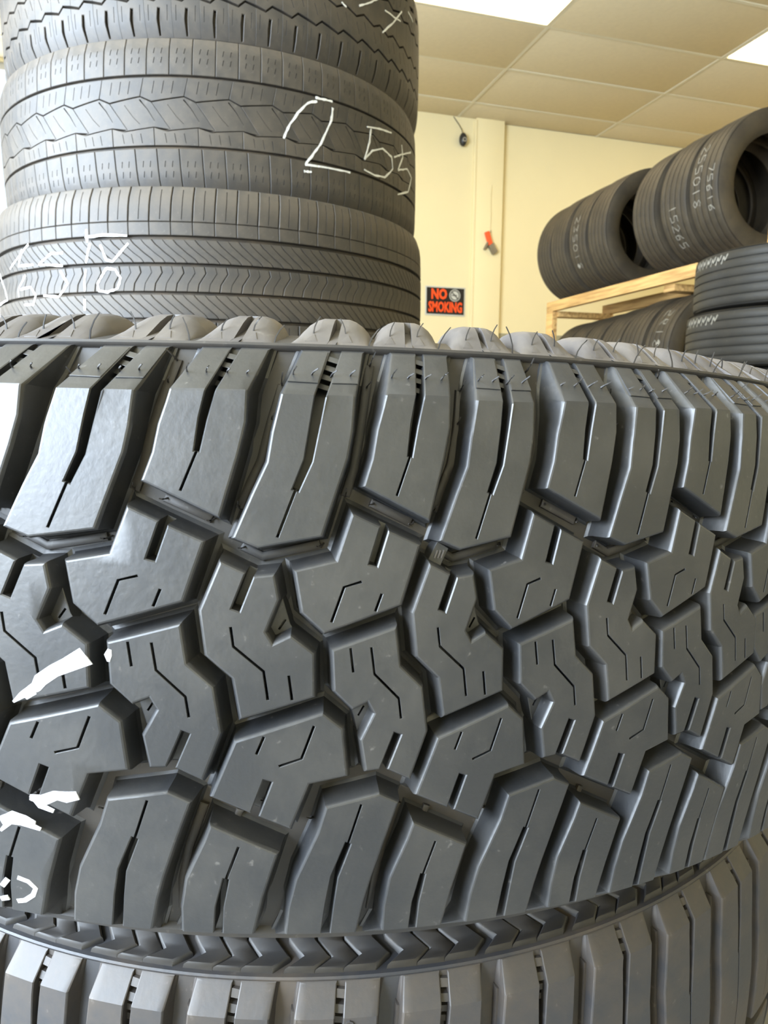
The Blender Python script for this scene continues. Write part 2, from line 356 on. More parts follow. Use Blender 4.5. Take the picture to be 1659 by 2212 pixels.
S_RINGS = [(.0030, -.0012), (.0028, 0), (.0016, .0007), (.0010, .0022), (.0004, H-.0015), (.0001, H-.0007), (-.0003, H-.0002), (-.0008, H)]
L_RINGS = [(.0028, -.0010), (.0024, 0), (.0015, .0008), (.0010, .0025), (.0004, H-.0013), (.0001, H-.0006), (-.0002, H-.0002), (-.0007, H)]
def sipe(pts, w=.0008, d=.006): return cutter(ribbon(pts, w), H-d, H, .0001)
def slot(pts, w, d=.008, fl=.0004): return cutter(ribbon(pts, w), H-d, H, fl)
C = {k: list(v) for k, v in CAN.items()}
def blk(poly, cuts, rings=S_RINGS, zc=None, extra=None):
    s = carve(prism(poly, rings), cuts) if cuts else prism(poly, rings)
    s = grid_slices(s, .010, (ZC, ZC+.001, -.088))
    return s
solids = {}
solids['P'] = blk(C['P'], [slot(extend(C['P_slot'], .003, 0), .0026), sipe(C['P_sipe']), sipe(C['P_sipe2'])])
solids['Q'] = blk(C['Q'], [slot(extend(C['Q_slot'], 0, .003), .0026), sipe(C['Q_sipe']), sipe(C['Q_sipe2'])])
solids['Z'] = blk(C['Z'], [slot(extend(C['Z_slot'], .003, 0), .0026), sipe(C['Z_sipe']), sipe(C['Z_sipe2'])])
solids['Y'] = blk(C['Y'], [slot(extend(C['Y_slot'], 0, .003), .0026), sipe(C['Y_sipe']), sipe(C['Y_sipe2'])])
LR = [(.0012, -.001), (.0008, .001), (0, H*.44), (-.0003, H*.45)]
def ledge(p):
    cx = sum(q[0] for q in p)/len(p); cy = sum(q[1] for q in p)/len(p); return carve(prism([(cx+(x-cx)*1.25, cy+(y-cy)*1.1) for x, y in p], LR), [cutter(ribbon([(cx-.0006, cy-.0022), (cx+.0014, cy+.0012)], .0007), .0015, H*.46, .0001)])
solids['Z'] = join(solids['Z'], ledge(C['Z_ledge'])); solids['Y'] = join(solids['Y'], ledge(C['Y_ledge']))
def lug_slot(pts, w_edge, w_in, up):
    w = [w_edge*1.15, w_edge]+[lerp(w_edge*.9, w_in, i/max(1, len(pts)-3)) for i in range(len(pts)-2)]
    if not up: w = w[::-1]
    return cutter(ribbon(extend(pts, .004 if up else 0, 0 if up else .004), w), .0022, H, .00035)
solids['A'] = blk(C['A'], [lug_slot(C['A_slot'], .0027, .0016, True), sipe(C['A_sipe'], .0008, .007)], L_RINGS)
solids['B'] = blk(C['B'], [lug_slot(C['B_slot'], .0032, .0020, True), sipe(C['B_sipe'], .0008, .007)], L_RINGS)
a_ = C['a'][:5]+[(-.0460, -.0985), (-.0695, -.0985)]+C['a'][5:]
b_ = C['b'][:7]+[(-.0780, -.0985), (-.1045, -.0985)]+C['b'][7:]
solids['a'] = blk(a_, [lug_slot(C['a_slot']+[(-.0575, -.0985)], .0027, .0018, False), sipe(C['a_sipe'], .0008, .007)], L_RINGS)
solids['b'] = blk(b_, [lug_slot(C['b_slot']+[(-.0890, -.0985)], .0032, .0020, False), sipe(C['b_sipe'], .0008, .007)], L_RINGS)
# stair steps moulded in the shoulder slots, and the raised step plate on the long lugs
def steps(sl):
    p0, p1 = Vector(sl[0]), Vector(sl[1]); out = []
    for k in range(4):
        q = p0.lerp(p1, .12+.2*k); r_ = p0.lerp(p1, .12+.2*k+.11); out.append(prism(ribbon([q, r_], .0048), [(0, 0), (0, H*(.86-.13*k)), (-.0001, H*(.87-.13*k))]))
    return join(*out)
solids['A'] = join(solids['A'], steps(C['A_slot'])); solids['B'] = join(solids['B'], steps(C['B_slot']))
def plate(l0, l1, r0, r1):
    return prism([l0, r0, r1, l1], [(0, H-.001), (0, H+.00035), (-.0002, H+.0005)])
Bp = C['B']; mixp = lambda p, q, t: (lerp(p[0], q[0], t), lerp(p[1], q[1], t))
t0 = .28
sl0, sl1 = C['B_slot'][1], C['B_slot'][0]
solids['B'] = join(solids['B'],
    plate(mixp(Bp[8], Bp[7], t0), Bp[7], (mixp(sl0, sl1, t0)[0]-.0021, mixp(sl0, sl1, t0)[1]), (sl1[0]-.0024, sl1[1])),
    plate((mixp(sl0, sl1, t0)[0]+.0021, mixp(sl0, sl1, t0)[1]), (sl1[0]+.0024, sl1[1]), mixp(Bp[5], Bp[6], t0), Bp[6]))
BR = [(.0004, -.0006), (.0002, .0010), (-.0002, .0013)]
def bar(pts, w=.0024): return grid_slices(prism(ribbon(pts, w), BR), .01)
SX, SZ = -.0985, .0088
rot = lambda pts: [(SX-x, SZ-z) for x, z in pts]
BARS = [bar(C['bar1']), bar(C['bar2']), bar(C['barAB']), bar(C['barBA']), bar(C['bar_ab']), bar(rot(C['barAB']), .002)]
ZCS = {'A': .0932, 'B': .0919}
CELLK = {-1: (-.178, 1.15), 0: (0.0, 1.193), 1: (.16766, 1.082), 2: (.31266, .950), 3: (.46374, .936), 4: (.59667, .880), 5: (.7290, .900)}
eA = Vector((.0373062, .0401306, .9984977)); eX = Vector((-.2911566, -.9554055, .049277)); eY = eA.cross(eX)
MM = Matrix.Translation((.1195913, .6091154, CAMZ-.1081612)) @ Matrix((eX, eY, eA)).transposed().to_4x4()
main = empty('tyre', MM, 'huge black off-road tyre with chunky tread filling the foreground', 'tyre')
# carcass: groove floor, rim bands, sidewalls, beads and liner as one turned surface
def zfl(z): return (r_floor(z), z)
prof = [(.232, -.072), (.224, -.085), (.222, -.096), (.232, -.106), (.255, -.112), (.290, -.1165), (.325, -.1180), (.350, -.1155), (.370, -.1095), (.3835, -.1025), (.3850, -.1015), (RRL+.0004, -.1003), (RRL+.0006, -.0985)]
prof += [zfl(z) for z in (-.0965, -.092, -.088, -.084, -.080, -.070, -.055, -.035, -.012, .012, .035, .055, .070, .078, .083, .088, .093, .098, .102, .1055, .1078)]
prof += [(RRU+.0002, .1086), (RRU+.0006, .1097), (RRU+.0001, .1106), (.3795, .1108), (.3770, .1106), (.3700, .1128), (.3560, .1165), (.330, .1205), (.300, .1195), (.262, .1105), (.236, .1005), (.222, .0900), (.224, .078), (.232, .067)]
prof += [(.262, .085), (.31, .100), (.36, .092), (.383, .070), (.388, .04), (.390, 0), (.388, -.04), (.383, -.07), (.36, -.095), (.31, -.105), (.262, -.090)]
def warp_mod(t, i, r, z):
    tt = (t+math.pi) % (2*math.pi)-math.pi
    if r > .345: _, z2 = warp(tt, z); f = min(1, (r-.345)/.02); return r, lerp(z, z2, f)
    return r, z
V, F = lathe(prof, 300, True, warp_mod)
obj('carcass', mesh('carcass', V, F, M_groove, 40), main)
def place_cell(key, name, mats, rest):
    for k, (T, s) in CELLK.items():
        V, F = wrap_main(solids[key], T, s, True, ZCS.get(key, ZC)); obj(name, mesh(name, V, F, mats, 19), main)
    V, F = wrap_main(solids[key], 0, .9333, False, ZCS.get(key, ZC)); me = mesh(name, V, F, mats, 19)
    n = 36; t_end = .729+.9*.1613/1.0; span = (2*math.pi-.178-.145)-(.729+.145)+.145
    for i in range(n):
        o = obj(name, me, main); o.rotation_euler = (0, 0, .729+.143+(2*math.pi-.178-.729-.143)*i/n)
for key in 'PQZY': place_cell(key, 'tread_block', M_tread, None)
for key in 'ABab': place_cell(key, 'shoulder_lug', M_tread, None)
for k, (T, s) in CELLK.items():
    for b_s in BARS: V, F = wrap_main(b_s, T, s, True); obj('groove_bar', mesh('groove_bar', V, F, M_groove, 40), main)
V, F = wrap_main(prism(C['wear'], [(.0008, -.001), (.0004, .002), (0, .0046), (-.0003, .0050)]), *CELLK[2], True); wear = obj('wear_indicator', mesh('wear_indicator', V, F, M_tread, 30), main)
wc = C['wear']; cx = sum(p[0] for p in wc)/4; cy = sum(p[1] for p in wc)/4
marks = join(*[prism(ribbon([(cx-.0012+.0012*i+.0006, cy+.0012), (cx-.0012+.0012*i-.0004, cy-.0014)], .0005), [(0, .0046), (0, .0055)]) for i in range(3)])
V, F = wrap_main(marks, *CELLK[2], True); obj('wear_mark', mesh('wear_mark', V, F, M_side, 30), wear)
# sidewall lumps above the upper rim band, one pair for each lug
def wrap_side(solid, T, s, sgn=1):
    """x along the girth, m = inward distance from the rim band, h = height off the sidewall"""
    V = []
    for x, m, h in solid[0]:
        t = T+s*x/RAD; r = .3775-m; pz = [(.3775, .1105), (.3700, .1128), (.3560, .1165), (.330, .1205), (.300, .1195)]
        z = pz[-1][1] if r < pz[0][0] else pz[0][1]
        for (r0, z0), (r1, z1) in zip(pz, pz[1:]):
            if r0 >= r >= r1: z = lerp(z0, z1, (r0-r)/(r0-r1))
        f_ = min(1, max(0, m/.020)); z += h*(f_*f_*(3-2*f_) if h > 0 else 1)
        if sgn < 0: z = -z-.004
        tt = (t+math.pi) % (2*math.pi)-math.pi
        f = min(1, max(0, (r-.345)/.02)); z = lerp(z, warp(tt, z)[1], f)
        V.append((r*math.cos(t), r*math.sin(t), z))
    F = solid[1] if sgn > 0 else [f[::-1] for f in solid[1]]
    return V, F
LMP = [(.0040, -.002), (.0034, .0004), (.0020, .0028), (0, .0048), (-.0024, .0062), (-.0050, .0070)]
def lump(w, lean):
    w = w*.93
    a = prism([(-w/2, .0002), (w/2, .0002), (w/2+lean, .018), (w*.42+lean*1.3, .036), (-w*.42+lean*1.3, .036), (-w/2+lean, .018)], LMP)
    return grid_slices(a, .0035)
sd = []
for x, w in ((-.0575, .0225), (-.0235, .0225)):
    q = carve(lump(w, .004), [prism(ribbon([(.0004, -.004), (.0055, .022)], .0030), [(0, .0030), (0, .012)])])
    q = ([(v[0]+x, v[1], v[2]) for v in q[0]], q[1]); sd.append(q)
    for dx in (-.0058, .0068):     # small triangular pips
        p = prism([(x+dx-.0022, .0045), (x+dx+.0022, .0045), (x+dx+.001, .0085)], [(0, .004), (0, .0076), (-.0003, .0080)]); sd.append(p)
sd = join(*sd)
for k, (T, s) in CELLK.items():
    V, F = wrap_side(sd, T, s); obj('sidewall_block', mesh('sidewall_block', V, F, M_side, 45), main)
me1 = mesh('sidewall_block', *wrap_side(sd, 0, .933), M_side, 45)
for i in range(36):
    for me in (me1,):
        o = obj('sidewall_block', me, main); o.rotation_euler = (0, 0, .872+(2*math.pi-1.05)*i/36)
# rubber vent hairs left by the mould
def hair(t, z, r, out, length, bend, up=.3):
    n = Vector((math.cos(t), math.sin(t), 0)); e = Vector((-math.sin(t), math.cos(t), 0)); zz = Vector((0, 0, 1))
    p = n*r+zz*z; d = (n*out+zz*up+e*bend*.4).normalized(); side = (e*bend+zz*.3).normalized()
    return tube([p-d*.001, p+d*length*.45, p+d*length*.8+side*length*.18, p+d*length+side*length*.45], .00036, 4, .7)
hs = []
for k, (T, s) in CELLK.items():
    def H_(x, z, r, *a):
        t, z2 = warp(T+s*x/RAD, z); hs.append(hair(t, z2, r, *a))
    for lug, zc in (('A', .0932), ('B', .0919)):
        c0, c1 = C[lug][{'A': 4, 'B': 5}[lug]], C[lug][{'A': 7, 'B': 8}[lug]]
        for f in (.10, .36, .64, .9):
            x = lerp(c1[0], c0[0], f)+.0008; H_(x, .0992, r_out(.0992, zc), 1, random.uniform(.0012, .0035), random.uniform(.2, .9), .5)
    for bk in ('barAB', 'barBA'):
        for (x, z), L_ in zip([C[bk][0], C[bk][1], C[bk][-1]], (.0055, .0035, .0028)):
            H_(x, z, r_floor(z)+.001, 1, L_*random.uniform(.8, 1.2), random.uniform(-.5, .4), .4)
    for x, z in (C['bar1'][0], C['bar1'][1], C['bar2'][0], C['bar2'][-1]):
        H_(x+.001, z, r_floor(z)+.001, .7, .0030, -.6, -.2)
    for x, z in (rot(C['bar1'])+[rot(C['bar2'])[0]]): H_(x, z, r_floor(z)+.001, .7, .003, -.5, .2)
    for xl in (-.0575, -.0235):
        for dx, rr, L_ in ((-.0050, .3680, .0042), (.0068, .3680, .0042), (.0150, .3725, .0070)):
            zb = .1165 if L_ < .007 else .1115
            t, z2 = warp(T+s*(xl+dx)/RAD, zb); hs.append(hair(t, z2, rr, random.uniform(-.1, .25), L_*random.uniform(.8, 1.15), random.choice((-.5, .5, .9))*random.uniform(.4, 1), 1))
V, F = join(*hs); tag(obj('vent_hair', mesh('vent_hair', V, F, M_groove, 60), main, None), 'thin rubber moulding hairs on lugs and sidewall', kind='stuff')
# white paint pen strokes on the block faces
def stroke(pts, w, h0=H-.0002, hh=H+.00012):
    return grid_slices(prism(ribbon(pts, w), [(0, h0), (-.0001, hh)]), .008)
PAINT = {
    'pA': [(-0.04743, -0.01041), (-0.0448, -0.00774), (-0.04059, -0.00433), (-0.03934, -0.00191), (-0.03547, 0.00164), (-0.03168, 0.00402), (-0.02631, 0.00762)],
    'pA2': [(-0.04385, -0.00846), (-0.04088, -0.00606)],
    'pB': [(-0.02024, 0.00628), (-0.02036, 0.00846), (-0.0199, 0.01041)],
    'pC': [(-0.04405, -0.04329), (-0.04036, -0.04385), (-0.03634, -0.04138), (-0.03345, -0.04153), (-0.02981, -0.0404)],
    'pC2': [(-0.0403, -0.04263), (-0.03626, -0.03958), (-0.03445, -0.04228)],
    'pD': [(-0.04376, -0.04263), (-0.04095, -0.04577), (-0.0371, -0.04723)],
    'pE': [(-0.05357, -0.05373), (-0.04931, -0.05161), (-0.0458, -0.05215), (-0.04281, -0.05251)],
    'pE2': [(-0.05384, -0.05757), (-0.05069, -0.05346), (-0.04712, -0.05274), (-0.04133, -0.05463)],
    'pF': [(-0.05607, -0.08453), (-0.05337, -0.08339)],
    'pF1': [(-0.05522, -0.07925), (-0.0531, -0.07601)],
    'pG': [(-0.04992, -0.07455), (-0.04654, -0.07542), (-0.04442, -0.07767), (-0.04549, -0.08064), (-0.04823, -0.08327), (-0.0507, -0.08413)],
}
def put_paint(key, w):
    V, F = wrap_main(stroke(PAINT[key], w), *CELLK[0], True); obj('paint_mark', mesh('paint_mark', V, F, M_paint, 30), main)
put_paint('pA', [.0008, .0022, .0034, .0042, .0042, .0048, .0062]); put_paint('pA2', .0016); put_paint('pB', [.0008, .0022, .0012])
put_paint('pC', [.002, .004, .0034, .0040, .0030]); put_paint('pD', [.0012, .0022, .0014]); put_paint('pE', [.003, .0045, .0036, .0012]); put_paint('pE2', [.001, .0022, .003, .0012])
put_paint('pF', .0018); put_paint('pF1', .0018); put_paint('pG', .0017)

# ------------------------------------------------------------------ road tyres built of pitched blocks
def out_r(m, R, zs, k=9.0):
    r = R-.22*m*m
    if abs(m) > zs: r -= k*(abs(m)-zs)**2
    return r
def wrap_road(solid, T, R, zs, D, scale=1.0):
    V = []
    for x, m, h in solid[0]:
        t = T+x*scale/R; r = out_r(m, R, zs)-D+h; V.append((r*math.cos(t), r*math.sin(t), m))
    return V, solid[1]
def road_carcass(R, half, zs, D, rb, parent, mat, mend, n=200):
    w = half; pr = []
    ms = [-mend+2*mend*i/28 for i in range(29)]
    tread = [(out_r(m, R, zs)-D, m) for m in ms]
    re = out_r(mend, R, zs)-D*.2
    up = [(re, mend+.0015), (lerp(re, rb, .10), lerp(mend, w, .55)), (lerp(re, rb, .24), w*.985), (lerp(re, rb, .42), w), (lerp(re, rb, .62), w*.95), (lerp(re, rb, .84), w*.84), (rb+.006, w*.74), (rb, w*.70), (rb+.004, w*.60)]
    inn = [(rb+.03, w*.68), (lerp(re, rb, .45), w*.86), (lerp(re, rb, .18), w*.80), (re-.018, w*.5), (R-.024, 0)]
    low = [(r, -z) for r, z in up][::-1]; inl = [(r, -z) for r, z in inn[:-1]][::-1]
    prof = low+tread+up+inn+inl
    V, F = lathe(prof, n, True); obj('carcass', mesh('carcass', V, F, mat, 40), parent)
def ring_of(solid, name, n, R, zs, D, mat, parent, phase=0, sm=35, st=.012):
    V, F = wrap_road(grid_slices(solid, st), 0, R, zs, D); me = mesh(name, V, F, mat, 22)
    for i in range(n):
        o = obj(name, me, parent); o.rotation_euler = (0, 0, phase+2*math.pi*i/n)
def chalk_marks(lines, R, zs, w, parent, name='chalk_mark', mat=None):
    for pl in lines:
        pts = [(t*R, z) for t, z in pl]; rr = random.Random(len(pl)*7+int(pl[0][0]*1000))
        q = []
        for a, b in zip(pts, pts[1:]):
            for s in range(4): q.append((lerp(a[0], b[0], s/4)+rr.uniform(-.0004, .0004), lerp(a[1], b[1], s/4)+rr.uniform(-.0004, .0004)))
        q.append(pts[-1]); ww = [w*rr.uniform(.6, 1.2) for _ in q]
        V, F = wrap_road(grid_slices(prism(ribbon(q, ww), [(0, .0), (0, .0005)]), .01), 0, R, zs, 0); obj(name, mesh(name, V, F, mat or M_chalk, 30), parent)
BK = lambda D, b=.0006: [(.0012, -.001), (.0006, .001), (.0001, D-b), (-b, D)]
def strip(path_l, pitch, gap):
    """block between a boundary path and the same path one pitch further on"""
    return [(x+gap/2, m) for x, m in path_l]+[(x+pitch-gap/2, m) for x, m in path_l][::-1]
CHALK_T2 = [
   [(0.1692, -0.0202), (0.1861, -0.0048), (0.2308, 0.0198), (0.2762, 0.0376), (0.3167, 0.0427)] ,
   [(0.3111, 0.0477), (0.3466, 0.0485), (0.3897, 0.049)] ,
   [(0.3918, 0.0399), (0.382, 0.0205), (0.331, -0.0171), (0.2886, -0.0387), (0.2592, -0.0524)] ,
   [(0.2592, -0.0524), (0.3659, -0.0504), (0.4793, -0.0487)] ,
   [(0.2529, -0.0625), (0.2872, -0.0612)] ,
   [(0.5816, 0.0308), (0.6707, 0.0371), (0.7668, 0.0418)] ,
   [(0.6068, 0.0303), (0.5978, 0.0097), (0.5638, -0.0212)] ,
   [(0.5638, -0.0212), (0.6147, -0.0026), (0.6901, 0.0081), (0.7667, 0.0025), (0.7787, -0.0151), (0.7102, -0.0362), (0.6318, -0.04), (0.5633, -0.0371)] ,
   [(0.7913, 0.0051), (0.8607, 0.0168), (1.019, 0.0392)] ,
   [(0.8762, 0.0355), (0.8862, 0.0153), (0.8315, -0.0119)] ,
   [(0.8315, -0.0119), (0.949, 0.0026), (1.0328, -0.0039), (0.9718, -0.0348), (0.8317, -0.0525)] ,
]
CHALK_T3 = [
   [(-0.5761, 0.0691), (-0.5735, 0.0517)] ,
   [(-0.5835, 0.0588), (-0.5072, 0.0605), (-0.4113, 0.0588)] ,
   [(-0.5627, 0.0498), (-0.5839, 0.0237)] ,
   [(-0.5197, 0.0475), (-0.4965, 0.0263), (-0.4709, 0.0244), (-0.4077, 0.0485)] ,
   [(-0.5854, 0.0149), (-0.5939, -0.001), (-0.5963, -0.0153)] ,
   [(-0.4981, 0.0151), (-0.4622, 0.0132), (-0.4434, 0.0015), (-0.4554, -0.0126), (-0.4976, -0.0177), (-0.5348, -0.0158), (-0.5386, -0.0051), (-0.5151, 0.0071), (-0.4981, 0.0151)] ,
   [(-0.5982, -0.026), (-0.601, -0.0422)] ,
   [(-0.6891, 0.0397), (-0.7493, 0.0405), (-0.8279, 0.027), (-0.6929, 0.022)] ,
   [(-0.7075, 0.0151), (-0.6726, -0.0036), (-0.7221, -0.021), (-0.8084, -0.0176)] ,
   [(-0.9365, 0.0529), (-0.9732, 0.0299), (-0.8609, 0.028)] ,
   [(-0.9202, 0.015), (-0.9873, -0.0038), (-0.9852, -0.0154)] ,
   [(-0.9693, -0.0043), (-0.8886, -0.0035), (-0.8572, -0.0166), (-0.8787, -0.0293), (-0.946, -0.0278)] ,
   [(-1.0544, 0.0293), (-0.9607, 0.0445), (-0.8866, 0.0583)] ,
   [(-1.2143, 0.0283), (-1.1396, 0.0013), (-1.113, -0.0155), (-1.2835, -0.0179)] ,
]
CHALK_T1 = [
   [(0.4171, -0.0194), (0.4435, -0.023)] ,
   [(0.5142, -0.011), (0.5765, 0.0031), (0.6276, 0.0166)] ,
   [(0.6648, -0.0287), (0.7479, 0.0001), (0.836, 0.0333)] ,
   [(0.684, 0.0088), (0.7593, 0.0104), (0.8225, 0.0152)] ,
   [(0.9158, 0.047), (0.9553, 0.0464), (0.9921, 0.0451)] ,
]
CHALK_L = [
   [(0.5667, 0.053), (0.5792, 0.0572), (0.6179, 0.0515), (0.7186, 0.0222), (0.7272, 0.0058), (0.7261, -0.0137), (0.7251, -0.0344)] ,
   [(0.5637, 0.0527), (0.5822, 0.0359), (0.6054, 0.0183)] ,
]
RS = .389
# upper tyre of the tall stack: zigzag edge ribs and slotted shoulders
t1 = empty('tyre', root_matrix((.122, 1.53, CAMZ+.646), (.0, .0, 1)), 'topmost visible tyre of the tall rear stack, slotted shoulder, chalk strokes at its right', 'tyre', 'tall rear stack of used tyres')
road_carcass(RS, .112, .080, .0065, .225, t1, M_old_groove, .108)
p = 2*math.pi*RS/60
for sg, ph in ((1, .02), (-1, .05)):
    sh = [(0, -.112), (p, -.112), (p, -.064), (p*.62, -.060), (p*.38, -.068), (0, -.064)]
    s_ = prism(sh, BK(.0065, .0004))
    s_ = carve(s_, [cutter(ribbon([(p*.5, -.109), (p*.5, -.090), (p*.54, -.076)], [.0022, .0042, .0036]), -.0005, .0065, .0008), cutter(ribbon([(p*.14, -.092), (p*.16, -.072)], .0007), .003, .0065, .0001), cutter(ribbon([(p*.82, -.092), (p*.85, -.072)], .0007), .003, .0065, .0001)])
    if sg > 0: s_ = ([(x, -m, h) for x, m, h in s_[0]], [f[::-1] for f in s_[1]])
    ring_of(s_, 'shoulder_block', 60, RS, .080, .0065, M_old, t1, ph)
p = 2*math.pi*RS/60
zig = [(0, -.060), (p*.38, -.0645), (p*.62, -.0565), (p, -.060)]
for sg in (1, -1):
    rib = [(x, m*1.0) for x, m in zig]+[(p, -.026), (p*.7, -.022), (p*.3, -.030), (0, -.026)]
    s_ = prism(rib, BK(.0065, .0004)); s_ = carve(s_, [cutter(ribbon([(p*.3, -.036), (p*.45, -.052)], .0009), .0015, .0065, .0001), cutter(ribbon([(p*.72, -.030), (p*.86, -.046)], .0009), .0015, .0065, .0001)])
    if sg > 0: s_ = ([(x, -m, h) for x, m, h in s_[0]], [f[::-1] for f in s_[1]])
    ring_of(s_, 'rib_block', 60, RS, .080, .0065, M_old, t1, .05)
ring_of(prism([(0, -.0225), (p*.3, -.0265), (p*.7, -.0185), (p, -.0225), (p, .0225), (p*.7, .0185), (p*.3, .0265), (0, .0225)], BK(.0065, .0004)), 'centre_block', 60, RS, .080, .0065, M_old, t1, .05)
chalk_marks(CHALK_T1, RS, .080, .0028, t1)
# second tyre: ring grooves, zigzag centre, ticked shoulder blocks, chalked 255
t2 = empty('tyre', root_matrix((.112, 1.512, CAMZ+.424), (-.010, -.012, 1)), 'worn tyre with 255 chalked on its tread, in the tall rear stack', 'tyre', 'tall rear stack of used tyres')
road_carcass(RS, .105, .078, .0050, .225, t2, M_old_groove, .101)
p = 2*math.pi*RS/74
def tick_block(lo, hi, lean):
    s_ = prism([(0+.0006, lo), (p-.0006, lo), (p-.0006+lean, hi), (.0006+lean, hi)], BK(.005, .0006)); cs = []
    for f in (.33, .66):
        for a, b in ((.30, .45), (.55, .70)):
            cs.append(cutter(ribbon([(p*f+lean*a-.001, lerp(lo, hi, a)), (p*f+lean*b+.0006, lerp(lo, hi, b))], .0009), .0015, .005, .0001))
    return carve(s_, cs)
ring_of(tick_block(.0525, .104, .003), 'shoulder_block', 74, RS, .078, .005, M_old, t2, -.0004)
ring_of(tick_block(-.104, -.0475, -.002), 'shoulder_block', 74, RS, .078, .005, M_old, t2, .03)
P = 2*math.pi*RS/38
zt = [(0, .0232), (.0167, .0159), (P, .0232)]; zb = [(0, -.0187), (.0183, -.0238), (P, -.0187)]
s_ = prism([(0.0005, .0238), (.0167, .0168), (P-.0005, .0238), (P+.006, .0485), (.0065, .0485)], BK(.005, .0004))
s_ = carve(s_, [cutter(ribbon([(x, .027), (x+.004, .044)], .0008), .002, .005, .0001) for x in (.018, .032, .046)]); ring_of(s_, 'rib_block', 38, RS, .078, .005, M_old, t2, -.3682)
s_ = prism([(0.0005, -.0192), (.0006, -.0432), (P-.0005, -.0432), (P-.0005, -.0192), (.0183, -.0244)], BK(.005, .0004))
s_ = carve(s_, [cutter(ribbon([(x, -.040), (x-.002, -.027)], .0008), .002, .005, .0001) for x in (.018, .032, .046)]); ring_of(s_, 'rib_block', 38, RS, .078, .005, M_old, t2, -.321)
dx = (-.321+.3682)*RS
s_ = prism([(.0172, .0150), (P, .0222), (P+.0162, .0150), (P+dx+.024, -.0215), (P+dx, -.0180), (.0183+dx, -.0228), (dx+.0245, -.0212)], BK(.005, .0003))
s_ = carve(s_, [cutter(ribbon([(P-.001, .019), (P+.010, .006), (P+.020, -.010)], [.0018, .0010, .0004]), .001, .005, .0001), cutter(ribbon([(.040, .012), (.052, -.004), (.062, -.014)], .0006), .003, .005, .0001)])
ring_of(s_, 'centre_block', 38, RS, .078, .005, M_old, t2, -.3682)
chalk_marks(CHALK_T2, RS, .078, .0034, t2)
# third tyre: four straight grooves, wavy cross cuts, chalked size
t3 = empty('tyre', root_matrix((.103, 1.447, CAMZ+.180), (.000, -.015, 1)), 'four-groove tyre with wavy cuts and chalk digits at its left, under the 255 tyre', 'tyre', 'tall rear stack of used tyres')
road_carcass(RS, .127, .100, .0065, .225, t3, M_old_groove, .124)
p = 2*math.pi*RS/80
def band_n(paths, gap, name, ph):
    q = prism(strip(paths, p, gap), BK(.0065, .0005))
    if len(paths) > 2: q = carve(q, [cutter(ribbon(extend([(x+p*.5, m) for x, m in paths], .001, .001), .0009), .002, .0065, .0001)])
    ring_of(q, name, 80, RS, .100, .0065, M_old, t3, ph)
band_n([(0, .0775), (0, .0600)], .0012, 'shoulder_block', -.407)
s_ = carve(prism(strip([(.004, .127), (.0015, .100), (0, .0785)], p, .0016), BK(.0065, .0008)), [cutter(ribbon([(p*.5+.0035, .122), (p*.5, .081)], .0010), .002, .0065, .0001)])
ring_of(s_, 'shoulder_block', 80, RS, .100, .0065, M_old, t3, -.407)
band_n([(0, .0540), (.005, .0480), (.019, .0360), (.030, .0280), (.034, .0228)], .0014, 'rib_block', -.40)
band_n([(.012, .0178), (.014, .0090), (.004, -.0060), (.002, -.0164)], .0015, 'centre_block', -.40)
band_n([(0, -.0212), (.005, -.0270), (.019, -.0390), (.030, -.0480), (.034, -.0532)], .0014, 'rib_block', -.41)
s_ = carve(prism(strip([(0, -.0585), (0, -.100), (.003, -.127)], p, .0016), BK(.0065, .0008)), [cutter(ribbon([(p*.5, -.062), (p*.5+.002, -.120)], .0010), .002, .0065, .0001)])
ring_of(s_, 'lower_shoulder_block', 80, RS, .100, .0065, M_old, t3, -.41)
chalk_marks(CHALK_T3, RS, .100, .0034, t3)
# plain ribbed tyres: the hidden support of the stack, the rack and the lying pile
def ribbed_tyre(M, R, half, rb, label, group, mat, nr=5, n=96, rib_mat=None, chalk=None):
    t = empty('tyre', M, label, 'tyre', group); road_carcass(R, half, half*.74, .006, rb, t, mat, half*.90, n)
    w = half*.88*2/nr
    for i in range(nr):
        a = -half*.88+w*i+.0022; b = a+w-.0044
        pr = [(out_r(m, R, half*.74)-d, m) for m, d in ((a, .008), (a, .0006), (a+.001, 0), ((a+b)/2, 0), (b-.001, 0), (b, .0006), (b, .008))]
        V, F = lathe(pr, n, True); obj('tread_rib', mesh('tread_rib', V, F, rib_mat or mat, 40), t)
    if chalk: chalk_marks(chalk, R, half*.74, .0032, t, 'chalk_mark', M_chalk_old)
    return t
ribbed_tyre(root_matrix((.10, 1.495, .4080), (0, 0, 1)), .365, .1345, .225, 'plain ribbed tyre hidden low in the tall rear stack, upper of two', 'tall rear stack of used tyres', M_old)
ribbed_tyre(root_matrix((.10, 1.50, .1355), (0, 0, 1)), .370, .1345, .225, 'plain ribbed tyre on the floor under the tall rear stack', 'tall rear stack of used tyres', M_old)

